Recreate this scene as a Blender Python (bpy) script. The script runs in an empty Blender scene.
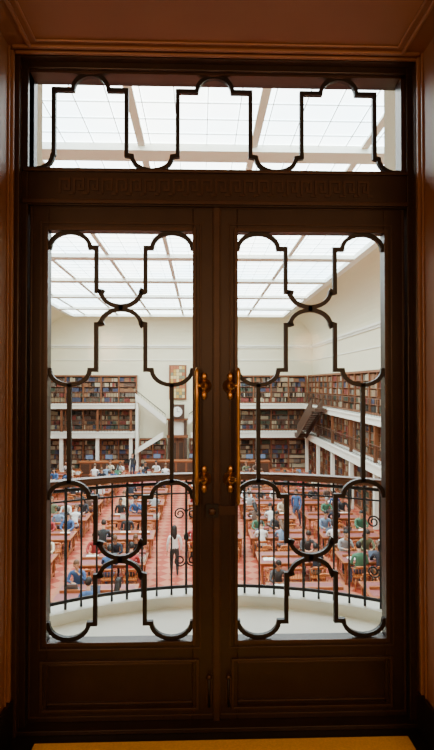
import bpy, math, random
from mathutils import Vector, Matrix, Euler
random.seed(7)
S=bpy.context.scene
# ------------------------------------------------------------ materials
def mat(name,col,rough=.5,metal=0.,var=.12,scale=12.,emit=0.,bump=0.,detail=3):
    m=bpy.data.materials.new(name); m.use_nodes=True
    nt=m.node_tree; b=nt.nodes['Principled BSDF']
    b.inputs['Roughness'].default_value=rough; b.inputs['Metallic'].default_value=metal
    tc=nt.nodes.new('ShaderNodeTexCoord'); nz=nt.nodes.new('ShaderNodeTexNoise')
    nz.inputs['Scale'].default_value=scale; nz.inputs['Detail'].default_value=detail
    mx=nt.nodes.new('ShaderNodeMix'); mx.data_type='RGBA'
    nt.links.new(tc.outputs['Object'],nz.inputs['Vector'])
    nt.links.new(nz.outputs['Fac'],mx.inputs['Factor'])
    mx.inputs['A'].default_value=[max(0,c*(1-var)) for c in col]+[1]
    mx.inputs['B'].default_value=[min(1,c*(1+var)) for c in col]+[1]
    nt.links.new(mx.outputs['Result'],b.inputs['Base Color'])
    if emit:
        b.inputs['Emission Color'].default_value=list(col)+[1]; b.inputs['Emission Strength'].default_value=emit
    if bump:
        bp=nt.nodes.new('ShaderNodeBump'); bp.inputs['Strength'].default_value=bump
        nt.links.new(nz.outputs['Fac'],bp.inputs['Height']); nt.links.new(bp.outputs['Normal'],b.inputs['Normal'])
    return m
def wood(name,c1,c2,rough=.4,scale=2.,axis=(1,1,8)):
    m=mat(name,c1,rough,0,.1); nt=m.node_tree; b=nt.nodes['Principled BSDF']
    nz=[n for n in nt.nodes if n.type=='TEX_NOISE'][0]; tc=[n for n in nt.nodes if n.type=='TEX_COORD'][0]
    mp=nt.nodes.new('ShaderNodeMapping'); mp.inputs['Scale'].default_value=axis
    nt.links.new(tc.outputs['Object'],mp.inputs['Vector']); nt.links.new(mp.outputs['Vector'],nz.inputs['Vector'])
    nz.inputs['Scale'].default_value=scale; nz.inputs['Detail'].default_value=6
    mx=[n for n in nt.nodes if n.type=='MIX'][0]
    mx.inputs['A'].default_value=list(c1)+[1]; mx.inputs['B'].default_value=list(c2)+[1]
    return m
BRONZE=mat('dark_bronze',(.028,.015,.010),.40,.25,.35,9,bump=.05)
BRONZE2=mat('dark_bronze_relief',(.050,.026,.016),.38,.25,.3,14)
IRON=mat('black_iron',(.008,.007,.008),.5,.2,.2)
BRASS=mat('aged_brass',(.50,.28,.08),.34,.9,.2,30)
MARBLE=wood('brown_marble_reveal',(.19,.080,.034),(.28,.125,.058),.5,3,(1,1,.6))
MARBLE_D=mat('marble_trim',(.27,.13,.065),.42,0,.2,8)
BLACKST=mat('black_stone',(.012,.010,.010),.3,0,.3,8)
GOLD=mat('golden_coir',(.80,.50,.07),.9,0,.25,120,bump=.4)
CREAM=mat('cream_plaster',(.76,.70,.50),.8,0,.03,1.5)
WHITEP=mat('white_painted_plaster',(.82,.79,.68),.7,0,.03,2)
BALC=mat('white_balcony_stone',(.78,.78,.72),.6,0,.04,3)
BEAM=mat('laylight_beam_paint',(.84,.84,.76),.6,0,.04,2)
MULL=mat('glazing_bar_paint',(.80,.85,.85),.6,0,.04,2)
SHELFW=wood('bookcase_wood',(.15,.045,.014),(.25,.085,.028),.5,2,(1,1,5))
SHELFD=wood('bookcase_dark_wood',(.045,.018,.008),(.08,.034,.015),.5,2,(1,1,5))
TABW=wood('table_wood',(.24,.065,.02),(.40,.13,.04),.45,3,(1,6,1))
TABL=mat('table_leather',(.26,.075,.075),.6,0,.1,6)
CHW=mat('chair_wood',(.42,.13,.032),.45,0,.25,8)
RAILW=wood('handrail_wood',(.08,.028,.013),(.14,.052,.025),.45,3,(6,1,1))
DKRAIL=mat('gallery_rail_metal',(.03,.02,.015),.5,.3)
def fglass():
    m=bpy.data.materials.new('clear_glass'); m.use_nodes=True; nt=m.node_tree; nt.nodes.clear()
    o=nt.nodes.new('ShaderNodeOutputMaterial'); t=nt.nodes.new('ShaderNodeBsdfTransparent'); g=nt.nodes.new('ShaderNodeBsdfGlossy')
    x=nt.nodes.new('ShaderNodeMixShader'); nz=nt.nodes.new('ShaderNodeTexNoise'); nz.inputs['Scale'].default_value=2
    mr=nt.nodes.new('ShaderNodeMapRange'); mr.inputs['To Min'].default_value=.002; mr.inputs['To Max'].default_value=.004
    nt.links.new(nz.outputs['Fac'],mr.inputs['Value']); nt.links.new(mr.outputs[0],x.inputs[0])
    t.inputs[0].default_value=(.97,.98,.97,1); g.inputs['Roughness'].default_value=.05
    nt.links.new(t.outputs[0],x.inputs[1]); nt.links.new(g.outputs[0],x.inputs[2]); nt.links.new(x.outputs[0],o.inputs[0])
    return m
GLASS=fglass()
def skyglass():
    m=bpy.data.materials.new('diffusing_skylight_glass'); m.use_nodes=True; nt=m.node_tree
    b=nt.nodes['Principled BSDF']; b.inputs['Base Color'].default_value=(.8,.85,.88,1)
    nz=nt.nodes.new('ShaderNodeTexNoise'); tc=nt.nodes.new('ShaderNodeTexCoord'); nz.inputs['Scale'].default_value=.22
    nt.links.new(tc.outputs['Object'],nz.inputs['Vector'])
    cr=nt.nodes.new('ShaderNodeValToRGB'); cr.color_ramp.elements[0].color=(.66,.87,1,1); cr.color_ramp.elements[1].color=(.94,1,.98,1)
    cr.color_ramp.elements[0].position=.35; cr.color_ramp.elements[1].position=.65
    nt.links.new(nz.outputs['Fac'],cr.inputs[0]); nt.links.new(cr.outputs[0],b.inputs['Emission Color'])
    b.inputs['Emission Strength'].default_value=8.6
    return m
SKYG=skyglass()
def floor_mat():
    m=mat('reading_room_tile_carpet',(.6,.2,.14),.7,0,.1); nt=m.node_tree; b=nt.nodes['Principled BSDF']
    tc=[n for n in nt.nodes if n.type=='TEX_COORD'][0]
    mp=nt.nodes.new('ShaderNodeMapping'); mp.inputs['Rotation'].default_value=(0,0,math.radians(45))
    nt.links.new(tc.outputs['Object'],mp.inputs['Vector'])
    ck=nt.nodes.new('ShaderNodeTexChecker'); ck.inputs['Scale'].default_value=2.4
    ck.inputs['Color1'].default_value=(.33,.040,.012,1); ck.inputs['Color2'].default_value=(.46,.145,.075,1)
    nt.links.new(mp.outputs[0],ck.inputs['Vector']); nt.links.new(ck.outputs['Color'],b.inputs['Base Color'])
    return m
FLOORM=floor_mat()
BOOKC=[(.20,.035,.025),(.05,.055,.10),(.30,.21,.12),(.06,.08,.05),(.44,.36,.24),(.11,.06,.038),(.24,.11,.05),(.03,.028,.025),(.16,.13,.10)]
BOOKS=[mat('book_cloth_%d'%i,c,.7,0,.2,3) for i,c in enumerate(BOOKC)]
PAPER=mat('paper',(.85,.84,.78),.8,0,.03); SCREEN=mat('laptop_screen',(.15,.2,.3),.2,0,.1); GREYM=mat('laptop_grey',(.20,.20,.21),.4,.4,.05)
EYE=mat('eye',(.03,.02,.02),.2); LIP=mat('lip',(.45,.16,.13),.5); SHOE=mat('shoe_leather',(.03,.025,.02),.5)
SKINS=[mat('skin_%d'%i,c,.55,0,.06) for i,c in enumerate([(.56,.28,.17),(.64,.36,.24),(.36,.17,.09),(.58,.33,.20)])]
HAIRS=[mat('hair_%d'%i,c,.6,0,.2,60) for i,c in enumerate([(.010,.008,.007),(.03,.016,.009),(.012,.009,.007),(.12,.06,.03),(.30,.28,.26)])]
SHIRTS=[mat('shirt_%d'%i,c,.8,0,.08,20) for i,c in enumerate([(.72,.72,.70),(.02,.025,.04),(.05,.11,.26),(.02,.02,.02),(.06,.17,.10),(.34,.36,.37),(.36,.04,.04),(.16,.18,.10),(.07,.07,.075),(.18,.26,.38),(.60,.52,.38),(.03,.03,.035),(.12,.07,.05),(.02,.02,.03),(.70,.68,.66)])]
PANTS=[mat('trousers_%d'%i,c,.85,0,.1,20) for i,c in enumerate([(.03,.04,.08),(.03,.03,.03),(.06,.08,.14),(.22,.17,.12)])]
# ------------------------------------------------------------ builder
class B:
    def __init__(s): s.v=[];s.f=[];s.m=[];s.sm=[];s.mats=[];s.M=Matrix.Identity(4)
    def mi(s,m):
        if m not in s.mats: s.mats.append(m)
        return s.mats.index(m)
    def add(s,vs,fs,m,smooth=False):
        o=len(s.v); I=s.M
        s.v+= [tuple(I@Vector(v)) for v in vs]
        k=s.mi(m)
        for f in fs: s.f.append(tuple(o+i for i in f)); s.m.append(k); s.sm.append(smooth)
    def box(s,x0,y0,z0,x1,y1,z1,m,bev=0):
        if x0>x1:x0,x1=x1,x0
        if y0>y1:y0,y1=y1,y0
        if z0>z1:z0,z1=z1,z0
        vs=[(x0,y0,z0),(x1,y0,z0),(x1,y1,z0),(x0,y1,z0),(x0,y0,z1),(x1,y0,z1),(x1,y1,z1),(x0,y1,z1)]
        s.add(vs,[(0,3,2,1),(4,5,6,7),(0,1,5,4),(1,2,6,5),(2,3,7,6),(3,0,4,7)],m)
    def tube(s,pts,r,m,n=8,closed=False,smooth=True):
        pts=[Vector(p) for p in pts]; N=len(pts)
        rs=r if isinstance(r,(list,tuple)) else [r]*N
        vs=[];fs=[]; prev=None
        for i,p in enumerate(pts):
            if closed: t=pts[(i+1)%N]-pts[i-1]
            else: t=pts[min(i+1,N-1)]-pts[max(i-1,0)]
            t.normalize()
            if prev is None:
                a=Vector((0,0,1)) if abs(t.z)<.9 else Vector((1,0,0))
                u=t.cross(a).normalized()
            else:
                u=prev-t*prev.dot(t)
                u.normalize()
            prev=u; w=t.cross(u)
            for k in range(n):
                a=2*math.pi*k/n; vs.append(p+(u*math.cos(a)+w*math.sin(a))*rs[i])
        R=N if closed else N-1
        for i in range(R):
            j=(i+1)%N
            for k in range(n):
                k2=(k+1)%n; fs.append((i*n+k,i*n+k2,j*n+k2,j*n+k))
        if not closed:
            fs.append(tuple(range(n))[::-1]); fs.append(tuple((N-1)*n+k for k in range(n)))
        s.add(vs,fs,m,smooth)
    def flatbar(s,p2,y0,w,d,m):
        N=len(p2); P=[Vector((a,b)) for a,b in p2]; vs=[];fs=[]
        for i in range(N):
            ta=(P[i]-P[i-1]).normalized() if i>0 else None
            tb=(P[i+1]-P[i]).normalized() if i<N-1 else None
            if ta is None: ta=tb
            if tb is None: tb=ta
            n=(Vector((-ta.y,ta.x))+Vector((-tb.y,tb.x)))
            n.normalize(); c=max(.5,n.dot(Vector((-ta.y,ta.x)))); n=n/c*w/2
            for q,yy in ((P[i]-n,y0-d/2),(P[i]+n,y0-d/2),(P[i]+n,y0+d/2),(P[i]-n,y0+d/2)): vs.append((q.x,yy,q.y))
        for i in range(N-1):
            a=i*4;b=a+4
            for k in range(4):
                k2=(k+1)%4; fs.append((a+k,a+k2,b+k2,b+k))
        fs.append((3,2,1,0)); e=(N-1)*4; fs.append((e,e+1,e+2,e+3))
        s.add(vs,fs,m)
    def sphere(s,c,r,m,nu=12,nv=8,fn=None,keep=None):
        if not isinstance(r,(tuple,list)): r=(r,r,r)
        vs=[];fs=[]
        for j in range(nv+1):
            th=math.pi*j/nv
            for i in range(nu):
                ph=2*math.pi*i/nu
                v=Vector((r[0]*math.sin(th)*math.cos(ph),r[1]*math.sin(th)*math.sin(ph),r[2]*math.cos(th)))
                if fn: v=fn(v)
                vs.append(v+Vector(c))
        for j in range(nv):
            for i in range(nu):
                i2=(i+1)%nu; f=(j*nu+i,(j+1)*nu+i,(j+1)*nu+i2,j*nu+i2)
                if keep and not keep(sum((vs[q] for q in f),Vector())/4-Vector(c)): continue
                fs.append(f)
        s.add(vs,fs,m,True)
    def lathe(s,prof,c,m,n=14,axis='Z',smooth=True):
        vs=[];fs=[]
        for r,h in prof:
            for k in range(n):
                a=2*math.pi*k/n; x,y=r*math.cos(a),r*math.sin(a)
                p={'Z':(x,y,h),'Y':(x,h,y),'X':(h,x,y)}[axis]
                vs.append((c[0]+p[0],c[1]+p[1],c[2]+p[2]))
        for i in range(len(prof)-1):
            for k in range(n):
                k2=(k+1)%n; fs.append((i*n+k,i*n+k2,(i+1)*n+k2,(i+1)*n+k))
        fs.append(tuple(range(n))[::-1]); fs.append(tuple((len(prof)-1)*n+k for k in range(n)))
        s.add(vs,fs,m,smooth)
    def prism(s,poly,y0,y1,m):
        n=len(poly); vs=[(x,y0,z) for x,z in poly]+[(x,y1,z) for x,z in poly]
        fs=[tuple(range(n)),tuple(range(n,2*n))[::-1]]+[(i,(i+1)%n+0,n+(i+1)%n,n+i)[::-1] for i in range(n)]
        s.add(vs,fs,m)
    def zprism(s,poly,z0,z1,m):
        n=len(poly); vs=[(x,y,z0) for x,y in poly]+[(x,y,z1) for x,y in poly]
        fs=[tuple(range(n))[::-1],tuple(range(n,2*n))]+[(i,(i+1)%n,n+(i+1)%n,n+i) for i in range(n)]
        s.add(vs,fs,m)
    def mesh(s,name):
        me=bpy.data.meshes.new(name); me.from_pydata(s.v,[],s.f)
        for m in s.mats: me.materials.append(m)
        me.polygons.foreach_set('material_index',s.m); me.polygons.foreach_set('use_smooth',s.sm); me.update()
        return me
    def obj(s,name,parent=None,bevel=0):
        o=bpy.data.objects.new(name,s.mesh(name)); S.collection.objects.link(o)
        if parent: o.parent=parent
        if bevel:
            b=o.modifiers.new('bevel','BEVEL'); b.width=bevel; b.segments=2; b.limit_method='ANGLE'
        return o
def empty(name,loc=(0,0,0)):
    e=bpy.data.objects.new(name,None); S.collection.objects.link(e); e.location=loc; return e
# ------------------------------------------------------------ constants
EYE_Z=1.515; CAMX=-.077; CAMY=-2.45; PIT=math.radians(.95); YAW=math.radians(1.8)
XL,XR=-12.4,8.8; YF=39.95; YN=.35
ZF=-5.085; ZS=6.715; ZC=4.575
# measurements read off the photo, converted to metres on the door plane
def PX(x): 
    return CAMX-CAMY*math.tan(math.atan((x-217)/540)+YAW)
def PZ(y): return EYE_Z-CAMY*math.tan(math.atan((375-y)/540)+PIT)
# ------------------------------------------------------------ door surround
HW=.893; TOPZ=2.955
# door frame
b=B()
b.box(-HW,-.05,0,PX(30),.09,TOPZ,BRONZE); b.box(PX(404),-.05,0,HW,.09,TOPZ,BRONZE)
b.box(PX(30),-.05,PZ(77),PX(404),.09,TOPZ,BRONZE)
b.box(PX(30),-.05,PZ(210),PX(404),.09,PZ(174),BRONZE)
b.box(-HW,-.09,0,PX(24.5),-.05,TOPZ,BRONZE2); b.box(PX(409),-.09,0,HW,-.05,TOPZ,BRONZE2); b.box(-HW,-.09,PZ(71),HW,-.05,TOPZ,BRONZE2)
b.box(PX(26),-.065,PZ(178),PX(404),-.05,PZ(175),BRONZE2); b.box(PX(26),-.065,PZ(209),PX(404),-.05,PZ(205),BRONZE2)
b.box(-HW,-.08,-0.0,HW,.10,.02,BRONZE)
fr=b.obj('trim_door_frame',bevel=.003)
# fret frieze on the cross bar
b=B(); x=62.
while x<360:
    p=[(x,199),(x,185),(x+9,185),(x+9,195),(x+5,195),(x+5,190)]
    b.flatbar([(PX(a),PZ(c)) for a,c in p],-.051,.010,.010,BRONZE2); 
    b.flatbar([(PX(x+9),PZ(199)),(PX(x+14),PZ(199))],-.051,.010,.010,BRONZE2)
    x+=14
b.obj('trim_greek_key_frieze')
def arc(cx,cy,rx,ry,up,n=12):
    out=[]
    for i in range(n+1):
        a=math.pi*(1-i/n); out.append((cx+rx*math.cos(a),cy-(ry if up else -ry)*math.sin(a)))
    return out
def W(p): return [(PX(a),PZ(c)) for a,c in p]
# transom window
e=empty('window_transom')
b=B(); b.box(PX(28),.018,PZ(175),PX(403),.024,PZ(76),GLASS); b.obj('glass_pane',e)
b=B()
p=[]
p+=arc(33,158,19,14,False)[6:]
p=[(27,171)]+p
for c in (90,214.5,339):
    p+=[(c-37,157),(c-37,93),(c-19,93)]+arc(c,93,18,15,True)+[(c+19,93),(c+36,93),(c+36,157)]
    if c<330: p+=arc((c+36+c+124.5-37)/2,158,20,14,False)
p+=arc(398,158,19,14,False)[0:6]+[(402,171)]
b.flatbar(W(p),-.004,.0185,.022,IRON)
b.obj('iron_grille',e)
b=B()
for a,c_,d,f in ((27,76,404,79),(27,172,404,175),(27,76,30,175),(400,76,404,175)):
    b.box(PX(a),-.03,PZ(f),PX(d),.04,PZ(c_),BRONZE2)
b.obj('sash_frame',e)
# door leaves
def leaf(name,x0,x1,px0,px1,handx,side):
    e=empty(name); T=208;Bt=713; pt,pb=233,638
    b=B(); Y0,Y1=-.02,.035; ZB=.0205
    b.box(PX(x0),Y0,ZB,PX(px0),Y1,PZ(T),BRONZE); b.box(PX(px1),Y0,ZB,PX(x1),Y1,PZ(T),BRONZE)
    b.box(PX(px0),Y0,PZ(pt),PX(px1),Y1,PZ(T),BRONZE)
    b.box(PX(px0),Y0,PZ(658),PX(px1),Y1,PZ(pb),BRONZE); b.box(PX(px0),Y0,ZB,PX(px1),Y1,PZ(704),BRONZE)
    b.box(PX(px0),Y0+.02,PZ(704),PX(px1),Y1-.01,PZ(658),BRONZE)
    b.obj('leaf_frame',e,bevel=.003)
    b=B()
    def ring(a,c_,d,f,w,y0,y1,m):
        b.box(PX(a),y0,PZ(f),PX(a+w),y1,PZ(c_),m); b.box(PX(d-w),y0,PZ(f),PX(d),y1,PZ(c_),m)
        b.box(PX(a+w),y0,PZ(c_+w),PX(d-w),y1,PZ(c_),m); b.box(PX(a+w),y0,PZ(f),PX(d-w),y1,PZ(f-w),m)
    ring(px0-3,pt-3,px1+3,pb+3,3.4,-.034,-.02,BRONZE2)
    ring(px0-8,pt-8,px1+8,pb+8,1.5,-.026,-.02,BRONZE2)
    ring(px0-6,656,px1+6,706,2.5,-.032,-.0,BRONZE2)
    ring(px0-1,661,px1+1,701,1.5,-.012,.01,BRONZE2)
    ring(x0+1,T+1,x1-1,Bt-1,1.6,-.027,-.02,BRONZE2)
    b.obj('mouldings',e,bevel=.0015)
    b=B(); b.box(PX(px0)-.002,.012,PZ(pb)-.002,PX(px1)+.002,.018,PZ(pt)+.002,GLASS); b.obj('glass_pane',e)
    b=B(); cx=(px0+px1)/2; y=-.008; w=.0185;d=.02
    h=(px1-px0)/2; oc=h-21
    def up(y1,y2):
        p=arc(cx-oc,y1,20,15,True)+[(cx-24.5,y1),(cx-24.5,y2),(cx-20,y2)]+arc(cx,y2,20,15,False)+[(cx+20,y2),(cx+24.5,y2),(cx+24.5,y1)]+arc(cx+oc,y1,20,15,True)
        b.flatbar(W([(cx-h,y1)]+p+[(cx+h,y1)]),y,w,d,IRON)
    def dn(y1,y2):
        p=arc(cx-oc,y2,20,15,False)+[(cx-24.5,y2),(cx-24.5,y1),(cx-20,y1)]+arc(cx,y1,20,15,True)+[(cx+20,y1),(cx+24.5,y1),(cx+24.5,y2)]+arc(cx+oc,y2,20,15,False)
        b.flatbar(W([(cx-h,y2)]+p+[(cx+h,y2)]),y,w,d,IRON)
    up(249,292); dn(325,370); up(496,541); dn(574,621)
    for s_ in (-1,1): b.flatbar(W([(cx+s_*oc,384),(cx+s_*oc,482)]),y,w,d,IRON)
    for yy in (308.5,557.5): b.box(PX(cx-2),y-.01,PZ(yy+2.5),PX(cx+2),y+.01,PZ(yy-2.5),IRON)
    b.obj('iron_grille',e)
    # brass pull handle
    b=B(); hx=PX(handx); rx=PX(handx+side*7)
    b.tube([(hx,-.085,PZ(v)) for v in (501,497,493,482,478,472,440,400,392,385,378,372,368)],[.004,.010,.008,.008,.012,.0085,.0085,.0085,.012,.008,.008,.010,.004],BRASS,10)
    for v in (386,478):
        b.lathe([(.004,-.062),(.016,-.058),(.020,-.05),(.014,-.045),(.030,-.033),(.034,-.026),(.034,-.02)],(rx,0,PZ(v)),BRASS,18,'Y')
        b.tube([(rx,-.05,PZ(v)),((rx+hx)/2,-.075,PZ(v)+.004),(hx,-.085,PZ(v))],[.012,.009,.010],BRASS,8)
        for s_ in (-1,1): b.sphere((rx,-.03,PZ(v)+s_*.042),(.014,.008,.02),BRASS,10,6)
    b.obj('pull_handle',e)
    b=B(); bx=PX(x1-6) if side>0 else PX(x0+10)
    b.box(bx-.012,-.032,PZ(700),bx+.012,-.019,PZ(675),BRONZE2); b.tube([(bx,-.038,PZ(702)),(bx,-.038,PZ(672))],.006,IRON,8); b.sphere((bx,-.042,PZ(672)),.011,BRONZE2)
    b.obj('floor_bolt',e)
    return e
leaf('door_1',30.5,215,49,193,197,1)
leaf('door_2',218,403.5,237,383,237,-1)
b=B(); b.box(PX(213.5),-.034,.021,PX(219.5),-.02,PZ(209),BRONZE2); b.obj('trim_astragal',bevel=.002)
# hasp and lock
b=B(); b.box(PX(206),-.05,PZ(515),PX(218),-.034,PZ(502),IRON); b.lathe([(.012,-.06),(.017,-.055),(.017,-.034)],(PX(212),0,PZ(509)),BRONZE2,16,'Y')
b.box(PX(218.5),-.046,PZ(513),PX(234),-.036,PZ(504),BRONZE2); b.obj('door_lock')
# ------------------------------------------------------------ passage + hall
b=B()
b.box(-HW-.3,-1.3,0,-HW,.095,3.6,MARBLE); b.obj('wall_passage_left')
b=B(); b.box(HW,-1.3,0,HW+.3,.095,3.6,MARBLE); b.obj('wall_passage_right')
b=B()
for s_ in (-1,1):
    X=s_*HW; 
    for yy,w,t in ((-.115,.02,.014),(-.15,.012,.008),(-.30,.018,.012),(-1.15,.03,.012)):
        b.box(X,yy-w/2,.17,X-s_*t,yy+w/2,TOPZ,MARBLE_D)
    for zz in (2.2,.6):
        b.box(X,-1.15,zz-.006,X-s_*.008,-.30,zz+.006,MARBLE_D)
b.obj('trim_jamb_moulding',bevel=.003)
b=B(); b.box(-HW,-1.3,TOPZ,HW,.095,3.6,MARBLE); b.obj('ceiling_passage')
b=B()
for yy in (-.115,-.155,):
    b.box(-HW+.02,yy-.008,TOPZ-.012,HW-.02,yy+.008,TOPZ,MARBLE_D)
for s_ in (-1,1):
    b.box(s_*(HW-.10),-1.1,TOPZ-.012,s_*(HW-.085),-.155,TOPZ,MARBLE_D)
    b.box(s_*(HW-.13),-1.1,TOPZ-.008,s_*(HW-.12),-.19,TOPZ,MARBLE_D)
b.box(-HW+.13,-.2,TOPZ-.008,HW-.13,-.19,TOPZ,MARBLE_D)
b.obj('trim_soffit_moulding',bevel=.003)
for s_,n in ((-1,'left'),(1,'right')):
    b=B(); b.box(s_*HW,-1.3,0,s_*(HW-.018),-.09,.17,BLACKST); b.obj('baseboard_passage_'+n,bevel=.003)
b=B(); b.box(-2.6,-6,-.1,2.6,.06,0,BLACKST); b.obj('floor_hall')
b=B(); b.box(PX(46),-1.4,0,PX(394),-.145,.014,GOLD); b.obj('floor_mat',bevel=.004)
HALLM=mat('hall_wall_plaster',(.35,.2,.1),.8)
b=B(); b.box(-2.7,-6,0,-2.6,-1.3,3.6,HALLM); b.box(2.6,-6,0,2.7,-1.3,3.6,HALLM); b.box(-2.7,-6.1,0,2.7,-6,3.6,HALLM)
b.box(-2.6,-1.3,0,-HW-.3,-1.2,3.6,HALLM); b.box(HW+.3,-1.3,0,2.6,-1.2,3.6,HALLM); b.obj('wall_hall')
b=B(); b.box(-2.7,-6.1,3.6,2.7,-1.2,3.7,HALLM); b.obj('ceiling_hall')
LAMPG=mat('lamp_globe_glass',(1,.62,.30),.4,emit=12,var=.02)
for x_ in (-1.1,1.1):
    b=B(); b.tube([(0,0,3.6),(0,0,2.25)],.01,BRASS); b.sphere((0,0,2.05),.17,LAMPG,20,12); b.lathe([(.06,2.20),(.08,2.24),(.03,2.28)],(0,0,0),BRASS)
    o=b.obj('pendant_lamp'); o.location=(x_,-3.6,0)
    l=bpy.data.lights.new('pendant_light','POINT'); l.energy=95; l.color=(1,.56,.27); l.shadow_soft_size=.17
    lo=bpy.data.objects.new('light_source',l); S.collection.objects.link(lo); lo.parent=o; lo.location=(0,.28,1.9)
# ------------------------------------------------------------ balcony
R=2.03; CY=-.72; CX=.03
amax=math.radians(57)
def arcpts(r,n=48,am=amax): return [(CX+r*math.sin(-am+2*am*i/n),CY+r*math.cos(-am+2*am*i/n)) for i in range(n+1)]
b=B(); po=arcpts(R+.1)
b.zprism(([(po[0][0],.10)]+po+[(po[-1][0],.10)])[::-1],-.45,0,BALC)
b.obj('floor_balcony')
b=B(); a1=arcpts(R-.05); a2=arcpts(R+.1)
for i in range(48): b.zprism([a1[i],a1[i+1],a2[i+1],a2[i]][::-1],0,.07,BALC)
b.obj('trim_balcony_curb')
e=empty('balcony_railing')
b=B(); n=48
for dz,w,h in ((0,.045,.026),(.026,.034,.014)):
    o1=arcpts(R-w);o2=arcpts(R+w)
    for i in range(n): b.zprism([o1[i],o1[i+1],o2[i+1],o2[i]][::-1],.858+dz,.858+dz+h,RAILW)
b.obj('handrail',e)
b=B()
for z in (.83,.12): b.tube([(x,y,z) for x,y in arcpts(R)],.012,IRON,6)
b.tube([(x,y,.76) for x,y in arcpts(R)],.006,IRON,6)
nb=40
for i in range(nb+1):
    a=-amax+2*amax*i/nb
    x,y=CX+R*math.sin(a),CY+R*math.cos(a)
    r0=.010 if i%4==2 else .007
    b.tube([(x,y,.07),(x,y,.12),(x,y,.83),(x,y,.865)],[.009,r0,r0,.008],IRON,6)
    tx,ty=math.cos(a),-math.sin(a)
    if i%13==5:
        for zc,sg in ((.62,1),(.30,-1)):
            for s2 in (-1,1):
                pts=[]
                for k in range(22):
                    t=k/21; ang=t*math.pi*3.2; r=.042*(1-.72*t)
                    u=s2*(.044-r*math.cos(ang)); pts.append((x+tx*u,y+ty*u,zc+sg*r*math.sin(ang)))
                b.tube(pts,.0055,IRON,5)
        b.sphere((x,y,.46),(.018,.018,.03),IRON,8,6)
b.obj('iron_balusters',e)
# ------------------------------------------------------------ reading room shell
b=B(); b.box(XL,YN,ZF-.2,XR,YF,ZF,FLOORM); b.obj('floor')
b=B(); b.box(XL-.3,YF,ZF-.2,XR+.3,YF+.3,ZS+.3,CREAM); b.obj('wall_far')
b=B(); b.box(XR,YN,ZF-.2,XR+.3,YF,ZS+.3,CREAM); b.obj('wall_right')
b=B(); b.box(XL-.3,YN,ZF-.2,XL,YF,ZS+.3,CREAM); b.obj('wall_left')
b=B(); y0,y1=.10,YN
b.box(XL-.3,y0,ZF-.2,-HW,y1,ZS+.3,CREAM); b.box(HW,y0,ZF-.2,XR+.3,y1,ZS+.3,CREAM)
b.box(-HW,y0,ZF-.2,HW,y1,-.46,CREAM); b.box(-HW,y0,3.22,HW,y1,ZS+.3,CREAM); b.obj('wall_near')
SX0,SX1,SY0,SY1=-9.72,6.33,4.0,38.25
b=B(); n=14; rings=[]
for i in range(n+1):
    a=math.pi/2*i/n; f=1-math.cos(a); z=ZC+(ZS-ZC)*math.sin(a)
    x0=XL+(SX0-XL)*f; x1=XR+(SX1-XR)*f; yy0=YN+(SY0-YN)*f; yy1=YF+(SY1-YF)*f
    rings.append([(x0,yy0,z),(x1,yy0,z),(x1,yy1,z),(x0,yy1,z)])
for i in range(n):
    for k in range(4):
        k2=(k+1)%4
        b.add([rings[i][k],rings[i][k2],rings[i+1][k2],rings[i+1][k]],[(0,1,2,3)],CREAM,False)
b.obj('ceiling_cove')
# cornices
b=B()
for z,h,d in ((ZC-.12,.12,.16),(ZC-.26,.08,.09),(3.35,.06,.05)):
    b.box(XL,YF-d,z,XR,YF,z+h,WHITEP); b.box(XR-d,YN,z,XR,YF-d,z+h,WHITEP); b.box(XL,YN,z,XL+d,YF-d,z+h,WHITEP)
x=XL+.3
while x<XR-.3: b.box(x,YF-.12,ZC-.2,x+.12,YF,ZC-.12,WHITEP); x+=.3
y=20
while y<YF-.3: b.box(XR-.12,y,ZC-.2,XR,y+.12,ZC-.12,WHITEP); y+=.3
b.obj('trim_cornice')
# skylight
e=empty('ceiling_skylight')
b=B(); b.add([(SX0,SY0,ZS+.05),(SX1,SY0,ZS+.05),(SX1,SY1,ZS+.05),(SX0,SY1,ZS+.05)],[(0,3,2,1)],SKYG); b.obj('diffusing_glass',e)
b=B()
for X in (-8.7,-6.25,-3.8,-1.35,1.1,3.55): b.box(X-.08,SY0,ZS-.02,X+.08,SY1,ZS+.04,BEAM)
for X in (SX0,SX1): b.box(X-.15,SY0-.15,ZS-.14,X+.15,SY1+.15,ZS+.06,BEAM)
d=7.
while d<41:
    y=d-2.45; b.box(SX0,y-.30,ZS-.12,SX1,y+.30,ZS+.04,BEAM); d+=5
b.box(SX0,SY1-.15,ZS-.14,SX1,SY1+.15,ZS+.06,BEAM); b.box(SX0,SY0-.15,ZS-.14,SX1,SY0+.15,ZS+.06,BEAM)
b.obj('beams',e)
b=B(); x=SX0+.6
while x<SX1: b.box(x-.008,SY0,ZS+.02,x+.008,SY1,ZS+.04,MULL); x+=.6125
y=SY0+.4
while y<SY1: b.box(SX0,y-.008,ZS+.02,SX1,y+.008,ZS+.04,MULL); y+=.625
b.obj('glazing_bars',e)
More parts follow.
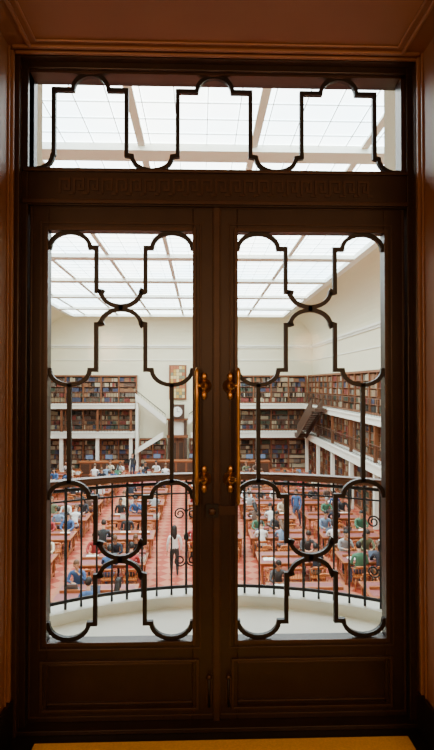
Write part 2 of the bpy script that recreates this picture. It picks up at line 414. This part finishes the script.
# ------------------------------------------------------------ bookcases (local: run along +x, front faces -y at y=0, back at y=.42)
def bookcase(name,L,z0,z1,M,ns,bw=.07,seed=1):
    rnd=random.Random(seed); e=empty(name)
    b=B(); b.M=M
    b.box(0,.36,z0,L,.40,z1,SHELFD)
    nb=max(1,round(L/1.25)); bwid=L/nb
    for i in range(nb+1):
        x=i*bwid; b.box(x-.05,-.02,z0,x+.05,.36,z1,SHELFW)
    b.box(-.05,-.05,z1-.12,L+.05,.36,z1,SHELFW); b.box(-.05,-.03,z0,L+.05,.36,z0+.10,SHELFW)
    hs=(z1-.12-z0-.10)/ns
    for j in range(1,ns): 
        z=z0+.10+j*hs; b.box(.05,.02,z-.018,L-.05,.36,z+.012,SHELFW)
    b.obj('case',e)
    b=B(); b.M=M
    for j in range(ns):
        z=z0+.10+j*hs+.012
        for i in range(nb):
            x=i*bwid+.06; xe=(i+1)*bwid-.06; hh=hs*rnd.uniform(.68,.85); base=rnd.choice(BOOKS)
            while x<xe-.03:
                w=rnd.uniform(.6,1.5)*bw; w=min(w,xe-x)
                if rnd.random()<.07: x+=w*1.5; continue
                if rnd.random()<.10: hh=hs*rnd.uniform(.62,.88)
                if rnd.random()<.30: base=rnd.choice(BOOKS)
                h=hh*rnd.uniform(.93,1.0); yf=rnd.uniform(.05,.10)
                vs=[(x,yf,z),(x+w*.95,yf,z),(x+w*.95,.3,z),(x,.3,z),(x,yf,z+h),(x+w*.95,yf,z+h),(x+w*.95,.3,z+h),(x,.3,z+h)]
                b.add(vs,[(4,5,6,7),(0,1,5,4),(1,2,6,5),(3,0,4,7)],base); x+=w
    b.obj('books',e)
TIERS=[(ZF,-2.70,6),(-2.085,-.40,4),(.015,2.2,5)]
yb=YF-.43
for (a,c_) in ((XL,-5.0),(1.35,XR-.6)):
    for i,(z0,z1,ns) in enumerate(TIERS):
        aa=a+.6 if a<-5 else a
        bookcase('bookcase',c_-aa,z0,z1,Matrix.Translation((aa,yb,0)),ns,seed=i+int(a*10)+100)
for i,(z0,z1,ns) in enumerate(TIERS):
    M=Matrix.Translation((XR-.45,YF-.55,0))@Matrix.Rotation(-math.pi/2,4,'Z')
    bookcase('bookcase',24,z0,z1,M,ns,.08,seed=i+50)
    M=Matrix.Translation((XL+.45,YF-.55-24,0))@Matrix.Rotation(math.pi/2,4,'Z')
    bookcase('bookcase',24,z0,z1,M,ns,.12,seed=i+60)
for (a,c_) in ((-4.7,-2.75),(-.85,1.05)):
    bookcase('bookcase',c_-a,ZF,-2.7,Matrix.Translation((a,yb,0)),6,seed=int(a*7)+900)
# ------------------------------------------------------------ galleries
GY=38.3; GX=7.75; GXL=XL+1.2
e=empty('gallery')
b=B()
for z0,z1 in ((-2.545,-2.085),(-.345,.015)):
    for a,c_ in ((XL,-5.0),(1.35,XR)): b.box(a,GY,z0,c_,YF-.01,z1-.002,WHITEP); b.box(a,GY-.06,z1-.08,c_,GY,z1,WHITEP)
    b.box(GX,3,z0,XR-.01,GY,z1-.002,WHITEP); b.box(GX-.06,3,z1-.08,GX,GY,z1,WHITEP)
    b.box(XL+.01,3,z0,GXL,GY,z1-.002,WHITEP); b.box(GXL,3,z1-.08,GXL+.06,GY,z1,WHITEP)
b.obj('balcony_slab',e)
b=B()
for z in (-2.085,.015):
    H=.85
    for a,c_ in ((GXL,-5.0),(1.35,GX)):
        b.box(a,GY+.02,z+H-.04,c_,GY+.07,z+H,RAILW); b.box(a,GY+.03,z+.08,c_,GY+.05,z+.10,DKRAIL)
        x=a
        while x<c_: b.box(x,GY+.035,z,x+.018,GY+.05,z+H,DKRAIL); x+=.22
    for X,ya in ((GX,12),(GXL,12)):
        s_=1 if X>0 else -1
        b.box(X+s_*.02,ya,z+H-.04,X+s_*.07,GY,z+H,RAILW); b.box(X+s_*.03,ya,z+.08,X+s_*.05,GY,z+.10,DKRAIL)
        y=ya
        while y<GY: b.box(X+s_*.035,y,z,X+s_*.05,y+.018,z+H,DKRAIL); y+=.22
b.obj('railing',e)
b=B()
for y in (14,18,22,26,30,34,37.9):
    for X in (GX+.18,): b.box(X-.10,y-.10,ZF,X+.10,y+.10,-2.545,WHITEP); b.box(X-.07,y-.07,-2.085,X+.07,y+.07,-.345,SHELFW)
for x in (-10.5,-7.8,-5.3,1.6,4.3): b.box(x-.12,GY+.2,ZF,x+.12,GY+.44,-2.545,WHITEP); b.box(x-.08,GY+.24,-2.085,x+.08,GY+.40,-.345,SHELFW)
b.obj('posts',e)
# gallery stair on the right (dark)
b=B(); ya,yb2=36.6,31.4; za,zb=-2.085,.015; q0,q1=6.95,7.66
N=12
for i in range(N):
    y=ya+(yb2-ya)*i/N; z=za+(zb-za)*(i+1)/N
    b.box(q0+.03,y,z-.05,q1-.03,y+(yb2-ya)/N,z,SHELFD)
for X in (q0,q1-.05):
    vs=[]; 
    for dy,z in ((ya,za-.35),(yb2,zb-.35),(yb2,zb+.6),(ya,za+.6)): vs+=[(X,dy,z),(X+.05,dy,z)]
    b.add(vs,[(0,2,4,6),(1,7,5,3),(0,1,3,2),(2,3,5,4),(4,5,7,6),(6,7,1,0)],SHELFD)
b.box(q0,yb2-1,zb-.2,q1,yb2,zb,SHELFD); b.box(q0,ya,za-.3,q1,ya+1,za,SHELFD)
b.obj('gallery_staircase')
# central bay: white stairs, clock, portal, stained glass
cxw=-1.81
for s_ in (-1,1):
    b=B()
    def X(u): return cxw+s_*u
    def pr(poly,y0,y1,m):
        p=[(X(u),z) for u,z in poly]
        if s_<0: p=p[::-1]
        b.prism(p[::-1],y0,y1,m)
    pr([(.85,-1.55),(.85,-1.05),(3.15,.80),(3.15,.30)],38.55,38.67,WHITEP)
    pr([(.85,-1.62),(.85,-1.5),(3.15,.4),(3.15,.28)],38.67,39.40,WHITEP)
    for i in range(11):
        u=.95+2.2*i/11; z=-1.42+1.8*(i+1)/11
        b.box(X(u),38.67,z-.14,X(u+.2),39.35,z,WHITEP)
    pr([(3.15,-3.8),(3.15,-3.4),(1.05,-2.1),(1.05,-2.5)],38.35,38.47,WHITEP)
    b.tube([(X(.88),38.6,-.78),(X(3.1),38.6,1.02)],.03,DKRAIL,6)
    for i in range(12):
        u=.9+2.2*i/11; zz=-1.05+1.85*(u-.85)/2.3; b.tube([(X(u),38.6,zz),(X(u),38.6,zz+.26)],.012,DKRAIL,5)
    b.box(X(2.95),38.7,ZF,X(3.15),39.38,.28,WHITEP)
    b.obj('white_staircase')
b=B()
b.box(cxw-.72,38.9,ZF,cxw-.5,39.5,-1.25,SHELFD); b.box(cxw+.5,38.9,ZF,cxw+.72,39.5,-1.25,SHELFD)
b.box(cxw-.8,38.85,-2.6,cxw+.8,39.5,-2.4,SHELFW); b.box(cxw-.5,39.2,-2.4,cxw+.5,39.5,-1.25,WHITEP)
b.box(cxw-.5,39.3,ZF,cxw+.5,39.5,-2.6,SHELFW); b.box(cxw-.02,39.27,ZF,cxw+.02,39.3,-2.6,SHELFD)
b.box(cxw-.82,38.8,-1.25,cxw+.82,39.5,-1.13,SHELFW)
for sx in (-.26,.26): b.box(cxw+sx-.17,39.27,-4.7,cxw+sx+.17,39.3,-3.0,SHELFD)
b.obj('door_portal')
b=B()
b.lathe([(.44,38.72),(.46,38.70),(.44,38.66),(.37,38.66)],(cxw,0,-.60),SHELFD,28,'Y'); b.lathe([(.38,38.655),(.38,38.64)],(cxw,0,-.60),PAPER,28,'Y',False)
b.box(cxw-.55,38.72,-1.13,cxw+.55,39.2,-.05,SHELFD)
b.box(cxw-.015,38.62,-.60,cxw+.015,38.63,-.32,IRON); b.box(cxw,38.62,-.615,cxw+.2,38.63,-.585,IRON)
for k in range(12):
    a=k*math.pi/6; b.box(cxw+.31*math.sin(a)-.015,38.63,-.60+.31*math.cos(a)-.015,cxw+.31*math.sin(a)+.015,38.637,-.60+.31*math.cos(a)+.015,IRON)
b.obj('wall_clock')
STG=[mat('stained_glass_%d'%i,c,.3,0,.1,emit=.1) for i,c in enumerate([(.50,.30,.06),(.38,.12,.05),(.2,.2,.12),(.6,.45,.2)])]
b=B(); rr=random.Random(3)
b.box(cxw-.68,39.80,.30,cxw+.68,39.95,3.0,SHELFW)
for i in range(5):
    for j in range(10): b.box(cxw-.55+i*.22,39.77,.42+j*.25,cxw-.55+i*.22+.2,39.81,.42+j*.25+.23,rr.choice(STG))
b.obj('window_stained_glass')
# ------------------------------------------------------------ furniture templates
def chair_mesh():
    b=B()
    poly=[(.24*math.cos(a)*(1.0 if math.sin(a)<0 else .98),.23*math.sin(a)) for a in [2*math.pi*i/16 for i in range(16)]]
    poly=[(max(-.22,min(.22,x*1.15)),max(-.2,min(.2,y*1.12))) for x,y in poly]
    b.zprism(poly,.42,.455,CHW)
    for sx in (-1,1):
        for sy in (-1,1):
            b.tube([(sx*.16,sy*.14,.42),(sx*.19,sy*.175,.2),(sx*.205,sy*.19,.0)],[.018,.02,.014],CHW,6)
        b.tube([(sx*.185,-.165,.2),(sx*.185,.165,.2)],.011,CHW,6)
    b.tube([(-.185,0,.2),(.185,0,.2)],.011,CHW,6)
    pts=[]
    for i in range(17):
        a=math.pi*(1+i/16.); x=.26*math.cos(a); y=.02+.25*math.sin(a); 
        pts.append((x,y+ (0 if 0<i<16 else .06),.68+.05*math.sin(math.pi*i/16)))
    b.tube(pts,[.018]*17,CHW,6)
    b.tube([(x,y-.01,z+.05) for x,y,z in pts[4:13]],[.015,.03,.035,.035,.035,.035,.035,.03,.015],CHW,6)
    for i in range(1,16):
        x,y,z=pts[i]; 
        if i%2==0: b.tube([(x*.8,y*.8 if y<0 else y,.45),(x,y,z)],.009,CHW,5)
    for i in (1,15): x,y,z=pts[i]; b.tube([(x*.85,y,.45),(x,y,z)],.012,CHW,5)
    return b.mesh('wooden_chair')
def table_mesh(L=2.3,D=1.25):
    b=B()
    b.box(-L/2,-D/2,.715,L/2,D/2,.75,TABW); b.box(-L/2+.09,-D/2+.09,.75,L/2-.09,-.06,.753,TABL); b.box(-L/2+.09,.06,.75,L/2-.09,D/2-.09,.753,TABL)
    b.box(-L/2+.07,-D/2+.07,.63,L/2-.07,-D/2+.10,.715,TABW); b.box(-L/2+.07,D/2-.10,.63,L/2-.07,D/2-.07,.715,TABW)
    for s in (-1,1): b.box(s*(L/2-.07),-D/2+.07,.63,s*(L/2-.10),D/2-.07,.715,TABW)
    for sx in (-1,1):
        for sy in (-1,1):
            x,y=sx*(L/2-.12),sy*(D/2-.12)
            b.box(x-.045,y-.045,.52,x+.045,y+.045,.715,TABW); b.lathe([(.03,.0),(.04,.02),(.028,.06),(.035,.3),(.044,.42),(.03,.48),(.045,.52)],(x,y,0),TABW,10)
        b.box(sx*(L/2-.12)-.02,-D/2+.16,.10,sx*(L/2-.12)+.02,D/2-.16,.16,TABW)
    b.box(-L/2+.14,-.03,.11,L/2-.14,.03,.15,TABW)
    b.box(-L/2+.15,-.035,.75,L/2-.15,.035,.83,TABW)
    return b.mesh('reading_table')
def laptop_mesh():
    b=B(); b.box(-.16,-.11,0,.16,.11,.018,GREYM); b.box(-.14,-.02,.018,.14,.09,.020,IRON)
    b.add([(-.16,.11,.01),(.16,.11,.01),(.16,.18,.22),(-.16,.18,.22),(-.16,.12,.005),(.16,.12,.005),(.16,.19,.215),(-.16,.19,.215)],[(0,1,2,3),(7,6,5,4),(0,4,5,1),(2,6,7,3),(1,5,6,2),(0,3,7,4)],GREYM)
    b.add([(-.145,.1135,.03),(.145,.1135,.03),(.145,.1735,.205),(-.145,.1735,.205)],[(0,1,2,3)],SCREEN)
    return b.mesh('laptop')
def book_mesh():
    b=B()
    for s in (-1,1):
        vs=[(0,-.14,.012),(s*.08,-.14,.03),(s*.2,-.14,.012),(s*.2,-.14,0),(0,-.14,0)]
        vs+= [(x,.14,z) for x,y,z in vs]
        f=[(0,1,6,5),(1,2,7,6),(2,3,8,7),(4,3,2,1,0),(5,6,7,8,9),(3,4,9,8)]
        b.add(vs,f,PAPER)
    b.box(-.21,-.145,-.004,.21,.145,0,BOOKS[0]); 
    return b.mesh('open_book')
def stack_mesh():
    b=B(); z=0; r=random.Random(5)
    for i in range(5):
        h=r.uniform(.025,.05); dx=r.uniform(-.02,.02); b.box(-.11+dx,-.15+dx,z,.11+dx,.15+dx,z+h,BOOKS[r.randrange(9)]); b.box(-.105+dx,-.152+dx,z+.004,.112+dx,.14+dx,z+h-.004,PAPER); z+=h
    return b.mesh('book_stack')
CH,TB,LP,BK,ST=chair_mesh(),table_mesh(),laptop_mesh(),book_mesh(),stack_mesh()
def inst(me,name,loc,rz=0):
    o=bpy.data.objects.new(name,me); S.collection.objects.link(o); o.location=loc; o.rotation_euler=(0,0,rz); return o
# ------------------------------------------------------------ people
SK,SH,PT,HR=SKINS[0],SHIRTS[0],PANTS[0],HAIRS[0]
def skin_body(b,J,E,root):
    names=list(J); me=bpy.data.meshes.new('t'); me.from_pydata([J[n][0] for n in names],[(names.index(a),names.index(c)) for a,c,_ in E],[])
    o=bpy.data.objects.new('t',me); S.collection.objects.link(o)
    sk=o.modifiers.new('s','SKIN'); sk.use_smooth_shade=True; ss=o.modifiers.new('ss','SUBSURF'); ss.levels=2
    for i,n in enumerate(names):
        r=J[n][1]; r=r if isinstance(r,tuple) else (r,r)
        me.skin_vertices[0].data[i].radius=r; me.skin_vertices[0].data[i].use_root=(n==root)
    dg=bpy.context.evaluated_depsgraph_get(); m2=bpy.data.meshes.new_from_object(o.evaluated_get(dg))
    vs=[v.co.copy() for v in m2.vertices]
    segs=[(Vector(J[a][0]),Vector(J[c][0]),mm) for a,c,mm in E]
    waist=J['pel'][0][2]+.05; neck=J['nk'][0]
    by={}
    for p in m2.polygons:
        c=p.center; best=None
        for a,d,mm in segs:
            ab=d-a; t=max(0,min(1,(c-a).dot(ab)/ab.length_squared)); q=(c-(a+ab*t)).length
            if best is None or q<best[0]: best=(q,mm)
        mm=best[1]
        if abs(c.x)<.20 and c.y<.22 and mm in (SH,PT) and abs(c.z-waist)<.16: mm=SH if c.z>waist else PT
        by.setdefault(mm,[]).append(tuple(p.vertices))
    for mm,fs in by.items(): b.add(vs,fs,mm,True)
    bpy.data.objects.remove(o); bpy.data.meshes.remove(m2)
def head(b,pos,tilt=0,turn=0,long=False,neck=None):
    if neck is not None:
        n0=Vector(neck); p1=Vector(pos)
        b.tube([n0-Vector((0,0,.05)),n0+Vector((0,0,.02)),p1+Vector((0,-.015,-.03))],[.060,.054,.050],SK,12)
    M0=b.M; b.M=Matrix.Translation(pos)@Matrix.Rotation(turn,4,'Z')@Matrix.Rotation(-tilt,4,'X')@Matrix.Scale(1.08,4)
    def fn(v):
        if v.z<0:
            k=1-.38*(-v.z/.115)**1.5; v.x*=k; v.y=v.y*(1-.25*(-v.z/.115))+.012*(-v.z/.115)
        return v
    b.sphere((0,0,0),(.075,.092,.115),SK,16,12,fn)
    b.sphere((0,.093,-.018),(.012,.018,.024),SK,8,6)
    for s in (-1,1):
        b.sphere((s*.029,.080,.006),(.012,.008,.008),PAPER,8,6); b.sphere((s*.029,.086,.006),(.006,.004,.006),EYE,8,6)
        b.box(s*.016,.080,.022,s*.044,.090,.027,HR); b.sphere((s*.076,-.002,-.005),(.010,.02,.03),SK,8,6)
    b.sphere((0,.082,-.058),(.024,.008,.007),LIP,8,6)
    b.sphere((0,-.012,.014),(.083,.098,.115),HR,16,12,None,lambda c:(not(c.y>.035 and c.z<.035)) and (c.z>-.06 or (c.y<-.03 and c.z>-.085)))
    if long:
        b.sphere((0,-.065,-.13),(.078,.045,.20),HR,12,10)
        for s in (-1,1): b.sphere((s*.066,-.015,-.05),(.022,.045,.08),HR,8,8)
    b.M=M0
def hand(b,pos,direc,s,fore=None):
    d=Vector(direc).normalized(); up=Vector((0,0,1)) if abs(d.z)<.9 else Vector((s,0,0))
    xx=d.cross(up).normalized(); zz=xx.cross(d)
    if fore is not None:
        b.tube([Vector(pos)-Vector(fore)*.05,Vector(pos),Vector(pos)+d*.03],[.027,.025,.024],SK,8)
    Mx=Matrix((( xx.x,d.x,zz.x,pos[0]),(xx.y,d.y,zz.y,pos[1]),(xx.z,d.z,zz.z,pos[2]),(0,0,0,1)))
    M0=b.M; b.M=Mx
    b.sphere((0,.05,0),(.042,.052,.016),SK,10,8)
    for k,(x,L) in enumerate(((-.030,.062),(-.010,.072),(.010,.078),(.030,.068))):
        x*=s; b.tube([(x,.075,0),(x*1.08,.085+L*.4,.002),(x*1.1,.085+L*.75,-.010),(x*1.1,.085+L*.95,-.026)],[.009,.0088,.008,.006],SK,6)
    b.tube([(s*.030,.025,-.002),(s*.055,.055,-.008),(s*.060,.085,-.014)],[.011,.0095,.007],SK,6)
    b.M=M0
def seated(name,lean=.12,tilt=.5,turn=0,long=False,armmode=0):
    b=B()
    J={'pel':((0,0,.55),(.15,.12)),'sp':((0,0.02+lean*.3,.78),(.135,.10)),'ch':((0,.0+lean,1.0),(.155,.105)),'nk':((0,.02+lean*1.25,1.14),.062)}
    E=[('pel','sp',SH),('sp','ch',SH),('ch','nk',SH)]
    for s,n in ((-1,'L'),(1,'R')):
        J['h'+n]=((s*.10,.06,.54),.09); J['k'+n]=((s*.13,.43,.54),.065); J['c'+n]=((s*.135,.45,.34),.055); J['a'+n]=((s*.135,.41,.10),.038); J['t'+n]=((s*.145,.56,.045),.035)
        J['s'+n]=((s*.19,lean+.01,1.05),.062)
        if armmode==0: J['e'+n]=((s*.25,.22+lean*.6,.84),.045); J['w'+n]=((s*.13,.44,.80),.030)
        elif armmode==1: J['e'+n]=((s*.25,.18+lean*.6,.83),.045); J['w'+n]=((s*.10,.40,.83) if s>0 else (s*.09,.37,1.06),.030)
        else: J['e'+n]=((s*.26,.02,.80),.045); J['w'+n]=((s*.16,.24,.69),.030)
        E+=[('pel','h'+n,PT),('h'+n,'k'+n,PT),('k'+n,'c'+n,PT),('c'+n,'a'+n,PT),('a'+n,'t'+n,SHOE),('ch','s'+n,SH),('s'+n,'e'+n,SH),('e'+n,'w'+n,SH)]
    skin_body(b,J,E,'pel')
    for s,n in ((-1,'L'),(1,'R')):
        w=Vector(J['w'+n][0]); e_=Vector(J['e'+n][0]); f=(w-e_).normalized(); d=f.copy(); d.z*=.3 if armmode!=1 or s>0 else 1
        hand(b,w+d*.01,d,-s,f)
    head(b,(0,.075+lean*1.45,1.325),tilt,turn,long,J['nk'][0])
    return b.mesh(name)
def standing(name,long=False,walk=0,female=False):
    b=B(); w=.96 if female else 1
    J={'pel':((0,0,.93),(.15*w,.115)),'sp':((0,0,1.13),(.125*w,.095)),'ch':((0,0,1.32),(.155*w,.105)),'nk':((0,.01,1.45),.060)}
    E=[('pel','sp',SH),('sp','ch',SH),('ch','nk',SH)]
    for s,n in ((-1,'L'),(1,'R')):
        f=s*walk
        J['h'+n]=((s*.09,0,.86),.09); J['k'+n]=((s*.10,.03+f*.16,.50),.062); J['c'+n]=((s*.10,f*.18,.32),.056); J['a'+n]=((s*.10,f*.24-.02,.09),.038); J['t'+n]=((s*.12,f*.24+.13,.04),.034)
        J['s'+n]=((s*.185*w,0,1.37),.058*w); J['e'+n]=((s*.25*w,-.02-f*.08,1.10),.042); J['w'+n]=((s*.25*w,.06-f*.2,.86),.028)
        E+=[('pel','h'+n,PT),('h'+n,'k'+n,PT),('k'+n,'c'+n,PT),('c'+n,'a'+n,PT),('a'+n,'t'+n,SHOE),('ch','s'+n,SH),('s'+n,'e'+n,SH),('e'+n,'w'+n,SH)]
    skin_body(b,J,E,'pel')
    for s,n in ((-1,'L'),(1,'R')):
        wv=Vector(J['w'+n][0]); fo=(wv-Vector(J['e'+n][0])).normalized(); hand(b,wv,Vector((0,.12,-1))+fo*.5,-s,fo)
    head(b,(0,.03,1.615),.08,0,long,J['nk'][0])
    return b.mesh(name)
SEAT=[seated('seated_reader_a'),seated('seated_reader_b',.18,.75,.2,True),seated('seated_reader_c',.02,.15,-.4,False,2),seated('seated_reader_d',.15,.45,.3,False,1),seated('seated_reader_e',.08,.4,-.2,True),seated('seated_reader_f',.22,.9,0,False,0)]
STAND=[standing('standing_visitor_a',True,0,True),standing('standing_visitor_b',False,1),standing('standing_visitor_c',False,0)]
rp=random.Random(21)
def person(me,name,loc,rz,shirt=None,hair=None,pant=None,sc=1):
    o=inst(me,name,loc,rz); o.scale=(sc,sc,sc)
    rep={SK:rp.choice(SKINS),SH:shirt or rp.choice(SHIRTS),PT:pant or rp.choice(PANTS),HR:hair or rp.choice(HAIRS[:4] if rp.random()<.8 else HAIRS)}
    for i,sl in enumerate(o.material_slots):
        if me.materials[i] in rep: sl.link='OBJECT'; sl.material=rep[me.materials[i]]
    return o
cols=[-9.0,-6.1,-3.0,.45,3.0,5.75]
for ci,cx in enumerate(cols):
    for ri in range(8):
        y=12.9+ri*2.9
        if ci==3 and ri not in (2,4,5,6): continue
        inst(TB,'reading_table',(cx,y,ZF))
        for sy in (-1,1):
            for sx in (-.72,0,.72):
                occ=rp.random()<.52
                if not occ and rp.random()<.2: continue
                back=0 if occ else rp.choice((0,0,.08))
                x=cx+sx+rp.uniform(-.04,.04); yy=y+sy*(.625+.30+back); rz=0 if sy<0 else math.pi
                inst(CH,'wooden_chair',(x,yy,ZF),rz+ (0 if occ else rp.uniform(-.2,.2)))
                if occ:
                    person(rp.choice(SEAT),'seated_reader',(x,yy,ZF),rz,sc=rp.uniform(.96,1.04))
                if rp.random()<(.8 if occ else .15):
                    k=rp.choice((0,0,1,1,2)); t=(LP,BK,ST)[k]; nm=('laptop','open_book','book_stack')[k]
                    inst(t,nm,(x+rp.uniform(-.02,.02)+(.28 if k==2 else 0),y+sy*.24,ZF+(.754 if k!=1 else .758)),rz)
person(STAND[0],'standing_woman',(-.95,16.2,ZF),.15,SHIRTS[0],HAIRS[0],PANTS[1])
person(STAND[1],'walking_man',(4.38,22.5,ZF),2.6,SHIRTS[2])
person(STAND[1],'walking_man',(-7.6,28.5,ZF),.6)
person(STAND[2],'standing_man',(1.75,34.9,ZF),0,SHIRTS[9])
person(STAND[2],'standing_man',(7.3,24.0,ZF),1.2,SHIRTS[3])
person(STAND[0],'standing_woman',(-4.8,35.6,ZF),3.0)
# ------------------------------------------------------------ far service desks
def desk(x0,x1,y,name='service_desk'):
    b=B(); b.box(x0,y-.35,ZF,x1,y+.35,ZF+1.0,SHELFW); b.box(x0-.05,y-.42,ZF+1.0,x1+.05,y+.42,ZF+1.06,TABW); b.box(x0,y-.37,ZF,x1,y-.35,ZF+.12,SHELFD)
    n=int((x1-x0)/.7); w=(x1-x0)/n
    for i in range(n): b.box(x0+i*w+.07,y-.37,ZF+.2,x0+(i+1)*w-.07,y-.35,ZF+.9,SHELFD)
    b.obj(name)
desk(-8.6,-5.6,36.6); desk(1.9,4.9,36.6); desk(-4.0,.4,37.0)
def monitor(x,y):
    b=B(); b.box(-.12,-.08,0,.12,.08,.015,IRON); b.tube([(0,.02,.01),(0,.02,.18)],.018,IRON); b.box(-.27,-.02,.14,.27,.02,.48,IRON); b.box(-.25,-.024,.16,.25,-.02,.46,SCREEN); o=b.obj('computer_monitor'); o.location=(x,y,ZF+1.06)
for x in (-8,-6.6,2.4,3.5,4.4,-3.2,-.6): monitor(x,36.6 if x not in (-3.2,-.6) else 37)
# ------------------------------------------------------------ world, camera
w=bpy.data.worlds.new('w'); S.world=w; w.use_nodes=True; w.node_tree.nodes['Background'].inputs[0].default_value=(.5,.65,.8,1); w.node_tree.nodes['Background'].inputs[1].default_value=.3
cam=bpy.data.cameras.new('camera'); co=bpy.data.objects.new('camera',cam); S.collection.objects.link(co)
co.location=(CAMX,CAMY,EYE_Z); co.rotation_euler=(math.pi/2+PIT,0,-YAW)
cam.sensor_fit='VERTICAL'; cam.sensor_height=36; cam.lens=540/750*36; cam.clip_start=.05; cam.clip_end=200
S.camera=co
